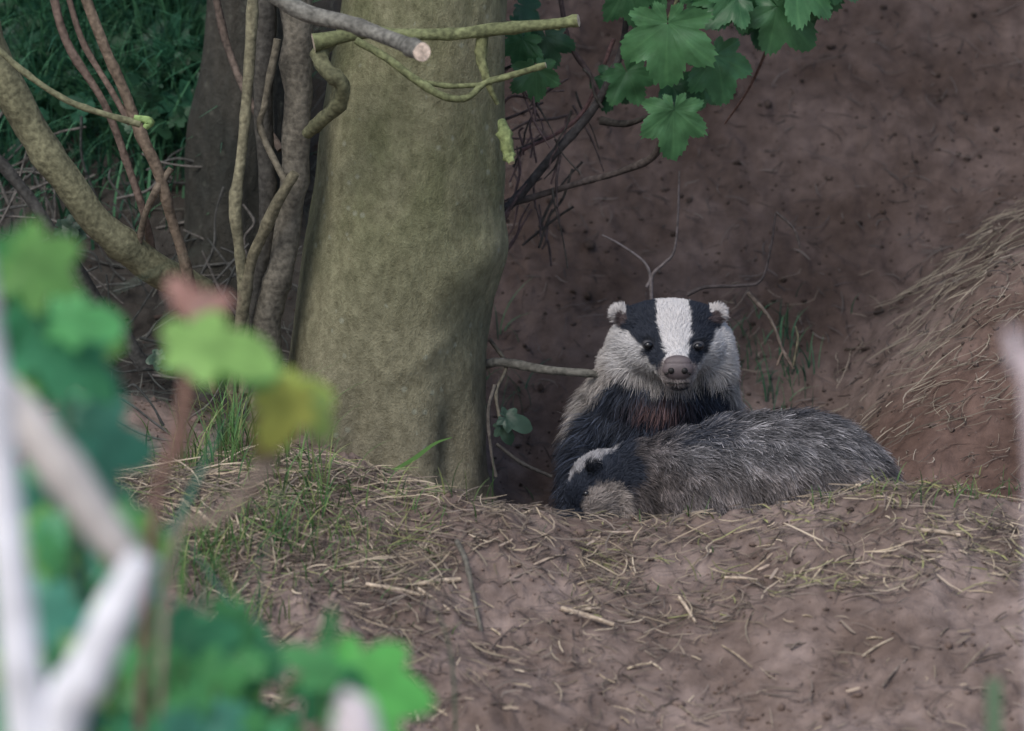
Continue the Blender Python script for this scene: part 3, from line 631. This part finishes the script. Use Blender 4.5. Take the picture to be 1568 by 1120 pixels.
M_eye=gloss('eye_black',(.01,.01,.012),.15); M_nose=gloss('nose_leather',(.13,.105,.108),.42,.4); M_nost=gloss('nostril',(.006,.005,.005),.6); M_lid=gloss('eyelid',(.028,.028,.034),.6)
def ell(name,c,r,mat,parent,rot=(0,0,0),sub=3):
    bm=bmesh.new(); bmesh.ops.create_icosphere(bm,subdivisions=sub,radius=1)
    me=bpy.data.meshes.new(name)
    for v in bm.verts: v.co=Vector((v.co.x*r[0],v.co.y*r[1],v.co.z*r[2]))
    for f in bm.faces: f.smooth=True
    bm.to_mesh(me); bm.free(); o=bpy.data.objects.new(name,me); o.location=c; o.rotation_euler=rot; scene.collection.objects.link(o); me.materials.append(mat); o.parent=parent; return o
def surf(a,b,co):
    aa,bb=inv(co); d=np.hypot(aa-a,bb-b); k=d<7; return co[k][np.argmin(co[k][:,1])] if k.any() else site(a,b,0)
for nm,a,b,s in (('eye_left',993,529,1),('eye_right',1069,531,-1)):
    p=surf(a,b,co); q=site(a,b,p[1]-.002); ell(nm,q,(.0070,.0055,.0058),M_eye,bad)
    ell('eyelid',site(a,b-1,p[1]+.0005),(.0100,.005,.0075),M_lid,bad,(0,s*.3,0))
p=surf(1038,566,co)
c=site(1038,566,p[1]+.003)
ell('nose_pad',c,(.024,.013,.0175),M_nose,bad,(.2,0,0))
ell('nose_pad_top',site(1038,555,p[1]+.004),(.021,.012,.011),M_nose,bad)
for s in (-1,1):
    ell('nostril',site(1038+s*10,568,p[1]-.0078),(.0052,.004,.0050),M_nost,bad,(0,s*.5,0))
    ell('nostril_slit',site(1038+s*17,572,p[1]-.004),(.004,.004,.0018),M_nost,bad,(0,s*.6,0))
ell('mouth_line',site(1038,587,p[1]+.004),(.018,.006,.0018),M_nost,bad)
# second badger
def b2col(P,t,r,pr):
    a,b=pr['a'],pr['b']
    n=len(a)
    band=np.interp(t,[0,.35,.6,.85,1],[.9,.7,.4,1.1,1.8])
    clump=np.clip((pr['cl']-.2)*1.9,.4,1.5)
    g=(.10+.36*r**2.)*band*(.45+1.4*pr['pat'])*clump
    c=np.stack([g*1.02,g*.97,g*.99],-1)+np.array([.016,.017,.021])
    c=mixc(c,np.array([.26,.21,.19])*(.4+1.2*r)[:,None]*clump[:,None],sstep((b-690)/50)*.6)
    c=mixc(c,BLK*2,sstep((1150-a)/60)*sstep((692-b)/12)*.65*(r<.8))
    c=mixc(c,BLK*2,sstep((650-b+(a-1200)*.12)/14)*.35*(r<.7))
    c=mixc(c,np.array([.11,.09,.085])*(.4+1.3*r)[:,None]*clump[:,None],sstep((1060-a)/60)*.7)
    hd=a<972
    c=mixc(c,BLK*1.2,hd*sstep((972-a)/12))
    seg0=np.array([942,682.]);seg1=np.array([866,738.]); d=seg1-seg0; q=np.stack([a,b],-1)-seg0; tt=np.clip((q@d)/(d@d),0,1.); ds=np.linalg.norm(q-tt[:,None]*d,axis=1)
    up=(q@np.array([-.62,-.79]))
    c=mixc(c,np.array([.36,.35,.36])*(.7+.5*r)[:,None],(sstep((7-ds)/4)+(up>5))*hd*(a>866)*(b<752))
    el=np.hypot((a-928)/42,(b-776)/38)
    c=mixc(c,np.array([.38,.33,.30])*(.7+.5*r)[:,None],sstep((1-el)/.22)*hd)
    c=mixc(c,BLK,sstep((30-np.hypot(a-957,b-722))/9))
    de=np.hypot(a-908,b-718); c=mixc(c,BLK*.6,sstep((14-de)/5))
    return c
bad2=empty('badger')
E2=[(1165,746,-.03,.17,.105,.107),(1225,752,-.02,.13,.105,.116),(1065,752,-.04,.12,.095,.091),(1290,776,-.02,.085,.10,.105),(1335,800,.0,.045,.06,.065),(985,752,-.05,.08,.075,.076),
    (925,742,-.07,.052,.052,.050),(912,765,-.08,.046,.048,.05),(888,800,-.09,.030,.036,.045,(0,.5,0)),(872,830,-.1,.022,.026,.03),(935,775,-.06,.045,.05,.05),
    (908,716,-.112,.010,.006,.011),(1000,850,-.03,.035,.04,.08),(1070,850,.02,.035,.04,.08),(1260,860,-.04,.05,.05,.08),(1300,860,.03,.045,.045,.08),(1005,905,-.05,.03,.045,.02),(1265,915,-.07,.03,.05,.02)]
co2,vn2,tr2=body('b2',E2)
def len2(P):
    a,b=inv(P); return np.interp(a,[860,950,1000,1080],[.007,.012,.017,.026])
def comb2(P,n):
    a,b=inv(P); w=sstep((990-a)/50)[:,None]
    hd=nrm(P-site(868,830,-.1)); return hd*w+(1-w)*np.stack([np.ones(len(P))*.8,(P[:,1]+.03)*2,-.3-np.clip((b-640)/160,0,1)*.9],-1)
fur('fur',co2,vn2,tr2,130000,b2col,len2,comb2,bad2,lambda P: np.where(inv(P)[0]<980,2.,1.)*np.where(inv(P)[1]>830,.3,1.),wid=.0012,lift=.42)
p=surf(893,752,co2); ell('eye',p+np.array([0,-.001,0]),(.0055,.005,.005),M_eye,bad2)
p=site(866,850,-.11); ell('nose_pad',p,(.014,.014,.011),M_nose,bad2)
# ---------- camera
cd=bpy.data.cameras.new('camera'); cam=bpy.data.objects.new('camera',cd); scene.collection.objects.link(cam)
cam.location=Vector(CAM); cam.rotation_euler=(math.radians(90)-TH,0,0)
cd.sensor_width=36; cd.lens=36*D/1.568; cd.clip_end=1000; cd.clip_start=.1
cd.dof.use_dof=True; cd.dof.focus_distance=D+.02; cd.dof.aperture_fstop=3.8
scene.camera=cam
# ---------- light
el,az=math.radians(50),math.radians(-150)
sd=Vector((math.sin(az)*math.cos(el),math.cos(az)*math.cos(el),math.sin(el)))
sl=bpy.data.lights.new('sun','SUN'); sl.energy=2.0; sl.angle=math.radians(30); sl.color=(1,.96,.91)
so=bpy.data.objects.new('sun',sl); scene.collection.objects.link(so); so.rotation_euler=sd.to_track_quat('Z','Y').to_euler()
w=bpy.data.worlds.new('World'); scene.world=w; w.use_nodes=True; nt=w.node_tree
sk=nt.nodes.new('ShaderNodeTexSky'); sk.sky_type='NISHITA'; sk.sun_disc=False; sk.sun_elevation=el; sk.sun_rotation=az; sk.dust_density=2.
nt.links.new(sk.outputs[0],nt.nodes['Background'].inputs[0]); nt.nodes['Background'].inputs[1].default_value=.15
scene.view_settings.view_transform='Standard'; scene.view_settings.look='None'; scene.view_settings.exposure=0
